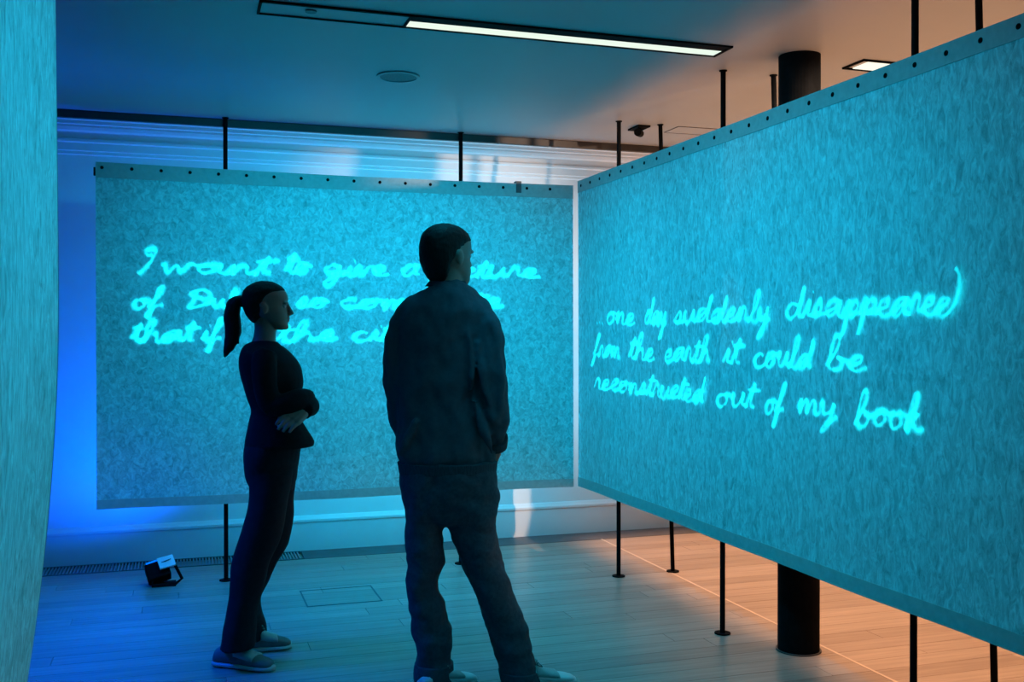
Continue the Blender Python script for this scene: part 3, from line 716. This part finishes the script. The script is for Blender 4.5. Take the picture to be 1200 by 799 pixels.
cb = MB(); m.limb(cb, [(479.5, 519, .14, .047), (482, 527, .15, .044), (483, 532, .155, .041)]); part(cb, 'cuff', M['rib'], sw, smooth=True)
g = MB(); m.loft(g, P_pel); m.loft(g, L_left); m.loft(g, L_right)
tr = wear(g, 'trousers', M['jean'], man, disp=folds(11, .011, (1, 1, 1.2)))
band(m, [(487, 530, 777, .082, 0), (485.5, 530.5, 786, .086, 0), (485.5, 530.5, 795, .088, 0)], 'turned_up_cuff', M['jean'], tr, .004)
band(m, [(584.5, 633, 785, .084, .01), (586, 635, 792, .086, .01), (588, 636, 799, .088, .01)], 'turned_up_cuff', M['jean'], tr, .003)
def ground(fig_f, px):                     # a point on the floor at forward distance fig_f
    q = at_depth(px, HOR, fig_f); q.z = 0; return q
shoe(man, ground(4.05, 491), ground(4.185, 557), .046, (M['shoew'], M['shoew'], M['shoel']), h=.82)
shoe(man, ground(4.10, 597), ground(4.17, 674), .046, (M['shoew'], M['shoew'], M['shoel']), h=.82)
def eyes(root, hp_):
    p, H, ax = hp_['p'], hp_['H'], hp_['ax']
    for s_ in (-1, 1):
        part(MB().ball(p(.365, .135 * s_, .50), .052 * H, 12, 8), 'eye', M['eye'], root, smooth=True)
eyes(man, hp_)
def hair_cap(hp_, secs):
    p = hp_['p']; mb = MB(); rs = []
    for z, f, b, w in smoothed(secs, 3):
        mm = (f + b) / 2; a = (f - b) / 2
        rs.append([p(mm + a * math.cos(2 * math.pi * q / 32), w * math.copysign(abs(math.sin(2 * math.pi * q / 32)) ** .85, math.sin(2 * math.pi * q / 32)), z) for q in range(32)])
    mb.rings(rs); return mb
hc_ = hair_cap(hp_, [(.04, -.14, -.27, .15), (.12, -.13, -.32, .22), (.22, -.11, -.38, .272), (.32, -.09, -.43, .302), (.40, -.04, -.46, .322), (.46, .06, -.478, .336), (.54, .17, -.492, .348), (.62, .26, -.50, .354), (.69, .36, -.50, .354), (.75, .43, -.49, .347), (.80, .41, -.475, .335), (.88, .36, -.42, .295), (.95, .26, -.33, .23), (1.0, .12, -.21, .14), (1.025, 0, -.09, .04)])
wear(hc_, 'hair', M['hair'], man, .006, 2, folds(60, .002))
tag(man, 'person in dark sweatshirt and loose jeans, hand in pocket, looking at the long cloth', 'person')

# ---- woman
w = Fig(4.48)
J = [(296, 325, 400, .060, 0), (289, 328.5, 403.5, .105, 0), (285, 335.5, 409, .145, 0), (283, 342, 416, .170, 0), (282, 350, 427, .178, 0), (284, 354, 441, .172, 0), (287, 354, 454, .160, 0), (291, 350, 467, .148, 0), (295, 346, 478, .140, 0), (295, 348, 485, .140, 0), (292, 355, 496, .155, 0), (290, 362, 507, .165, 0), (288.5, 367, 516, .172, 0), (288, 366, 521, .172, 0)]
wa_r = [(310, 414, -.155, .050), (309, 430, -.185, .053), (311, 455, -.20, .050), (318, 474, -.20, .048), (334, 474, -.20, .045), (350, 468, -.15, .043), (361, 466, -.05, .040)]
wa_l = [(310, 414, .155, .050), (316, 430, .185, .053), (334, 455, .19, .050), (352, 474, .17, .048), (362, 476, .08, .046), (361, 475, -.06, .044), (355, 481, -.14, .040)]
wp = [(291, 352, 508, .150, 0), (289, 353, 518, .165, 0), (287, 351, 532, .172, 0), (288, 347, 548, .165, 0), (291, 346, 562, .150, 0), (297, 342, 575, .11, 0)]
wl_n = [(290, 342, 552, .095, -.070), (293, 340, 572, .095, -.075), (291, 337, 590, .090, -.08), (285, 333, 614, .085, -.085), (278, 325, 638, .080, -.09), (270.5, 316, 660, .076, -.10), (269, 309, 684, .076, -.105), (268, 304, 702, .080, -.11), (265, 300, 720, .086, -.115), (262, 298.5, 736, .092, -.12), (258, 297, 760, .096, -.125)]
wl_f = [(292, 346, 552, .095, .070), (297, 345, 572, .095, .075), (297, 344, 590, .090, .08), (293, 342.5, 614, .085, .085), (287, 338, 638, .080, .09), (281, 324, 660, .076, .10), (279, 313, 684, .076, .11), (279, 304, 702, .080, .12), (281, 304, 716, .086, .13), (284, 310, 732, .090, .14), (288, 312, 748, .092, .14)]
body = MB(); hw = {}
head(body, w.W(312.5, 386.5, 0), 0.208, math.radians(8), hw)
body.tube([w.W(308, 408, 0), w.W(310, 396, 0), w.W(311, 386, 0), w.W(311, 374, 0)], [.058, .048, .046, .048], 20)
w.loft(body, J[2:], .80); w.loft(body, wp, .88); w.loft(body, wl_n, .74); w.loft(body, wl_f[:-2], .66)
w.limb(body, wa_r, .72); w.limb(body, wa_l, .72)
wr = w.W(354, 482, -.15)
hand(body, wr, w.W(340, 492, -.225) - wr, FV * 1.0 + RV * .2, L=.16, curl=.35, side=1)
wr2 = w.W(362, 466, -.03); hand(body, wr2, w.W(352, 470, .10) - wr2, -RV, L=.16, curl=.3, side=1)
for px_, py_, dd_ in ((279, 764, -.12), (296, 750, .13)):
    body.tube([w.W(px_ - 2, py_ - 25, dd_), w.W(px_, py_, dd_)], [.034, .034], 14)
woman = link('person', remesh(body, 0.0038, 2), M['skin'])
base = w.W(295, 600, 0); base.z = 0
woman.data.transform(Matrix.Translation(-base)); woman.location = base
g = MB(); w.loft(g, J); w.limb(g, wa_r); w.limb(g, wa_l)
jk = wear(g, 'top', M['black'], woman, .007, 2, folds(9, .005))
band(w, [(289, 366.5, 517, .173, 0), (288.5, 366.5, 519.5, .173, 0), (288.5, 366, 522.5, .171, 0)], 'hem_band', M['black'], jk, .002)
g = MB(); w.loft(g, wp); w.loft(g, wl_n); w.loft(g, wl_f)
wear(g, 'trousers', M['blackt'], woman, .007, 3, folds(8, .005))
shoe(woman, ground(4.40, 252), ground(4.315, 320), .044, (M['shoeb'], M['sole'], M['shoel']), h=.95)
shoe(woman, ground(4.57, 281), ground(4.64, 341), .044, (M['shoeb'], M['sole'], M['shoel']), h=.95)
eyes(woman, hw)
hc_ = hair_cap(hw, [(.14, -.20, -.27, .10), (.20, -.14, -.34, .20), (.28, -.10, -.40, .285), (.38, -.02, -.45, .325), (.46, .06, -.48, .345), (.56, .12, -.50, .352), (.64, .19, -.51, .353), (.70, .26, -.51, .351), (.76, .335, -.50, .343), (.82, .385, -.48, .325), (.88, .345, -.43, .295), (.95, .26, -.34, .235), (1.005, .13, -.22, .14), (1.03, 0, -.09, .04)])
hr = wear(hc_, 'hair', M['hair'], woman, .0055, 2, folds(50, .002))
pt = MB(); q = smoothed([(292, 354, 0, .020), (283, 352, 0, .022), (275, 356, 0, .030), (272, 368, 0, .036), (273, 382, 0, .036), (272, 394, 0, .032), (269, 405, 0, .024), (265, 414, 0, .013), (262.5, 418.5, 0, .005)], 5)
pt.tube([w.W(a, b, d) for a, b, d, r in q], [r for *_, r in q], 16)
for dx, tip in ((2.5, (274, 409)), (5.5, (280, 404)), (-1, (266, 412))):
    pt.tube([w.W(272 + dx, 380, 0), w.W(271.5 + dx, 396, .005), w.W(*tip, .01)], [.018, .014, .003], 10)
wear(pt, 'ponytail', M['hair'], woman, .005, 1, folds(45, .004, (1, 1, .3)))
ti = MB(); ti.tube([w.W(286.5, 353.5, 0), w.W(283.5, 353, 0)], [.025, .025], 14); part(ti, 'hair_tie', M['black'], woman, smooth=True)
tag(woman, 'person with ponytail and crossed arms in black top and flared black trousers', 'person')
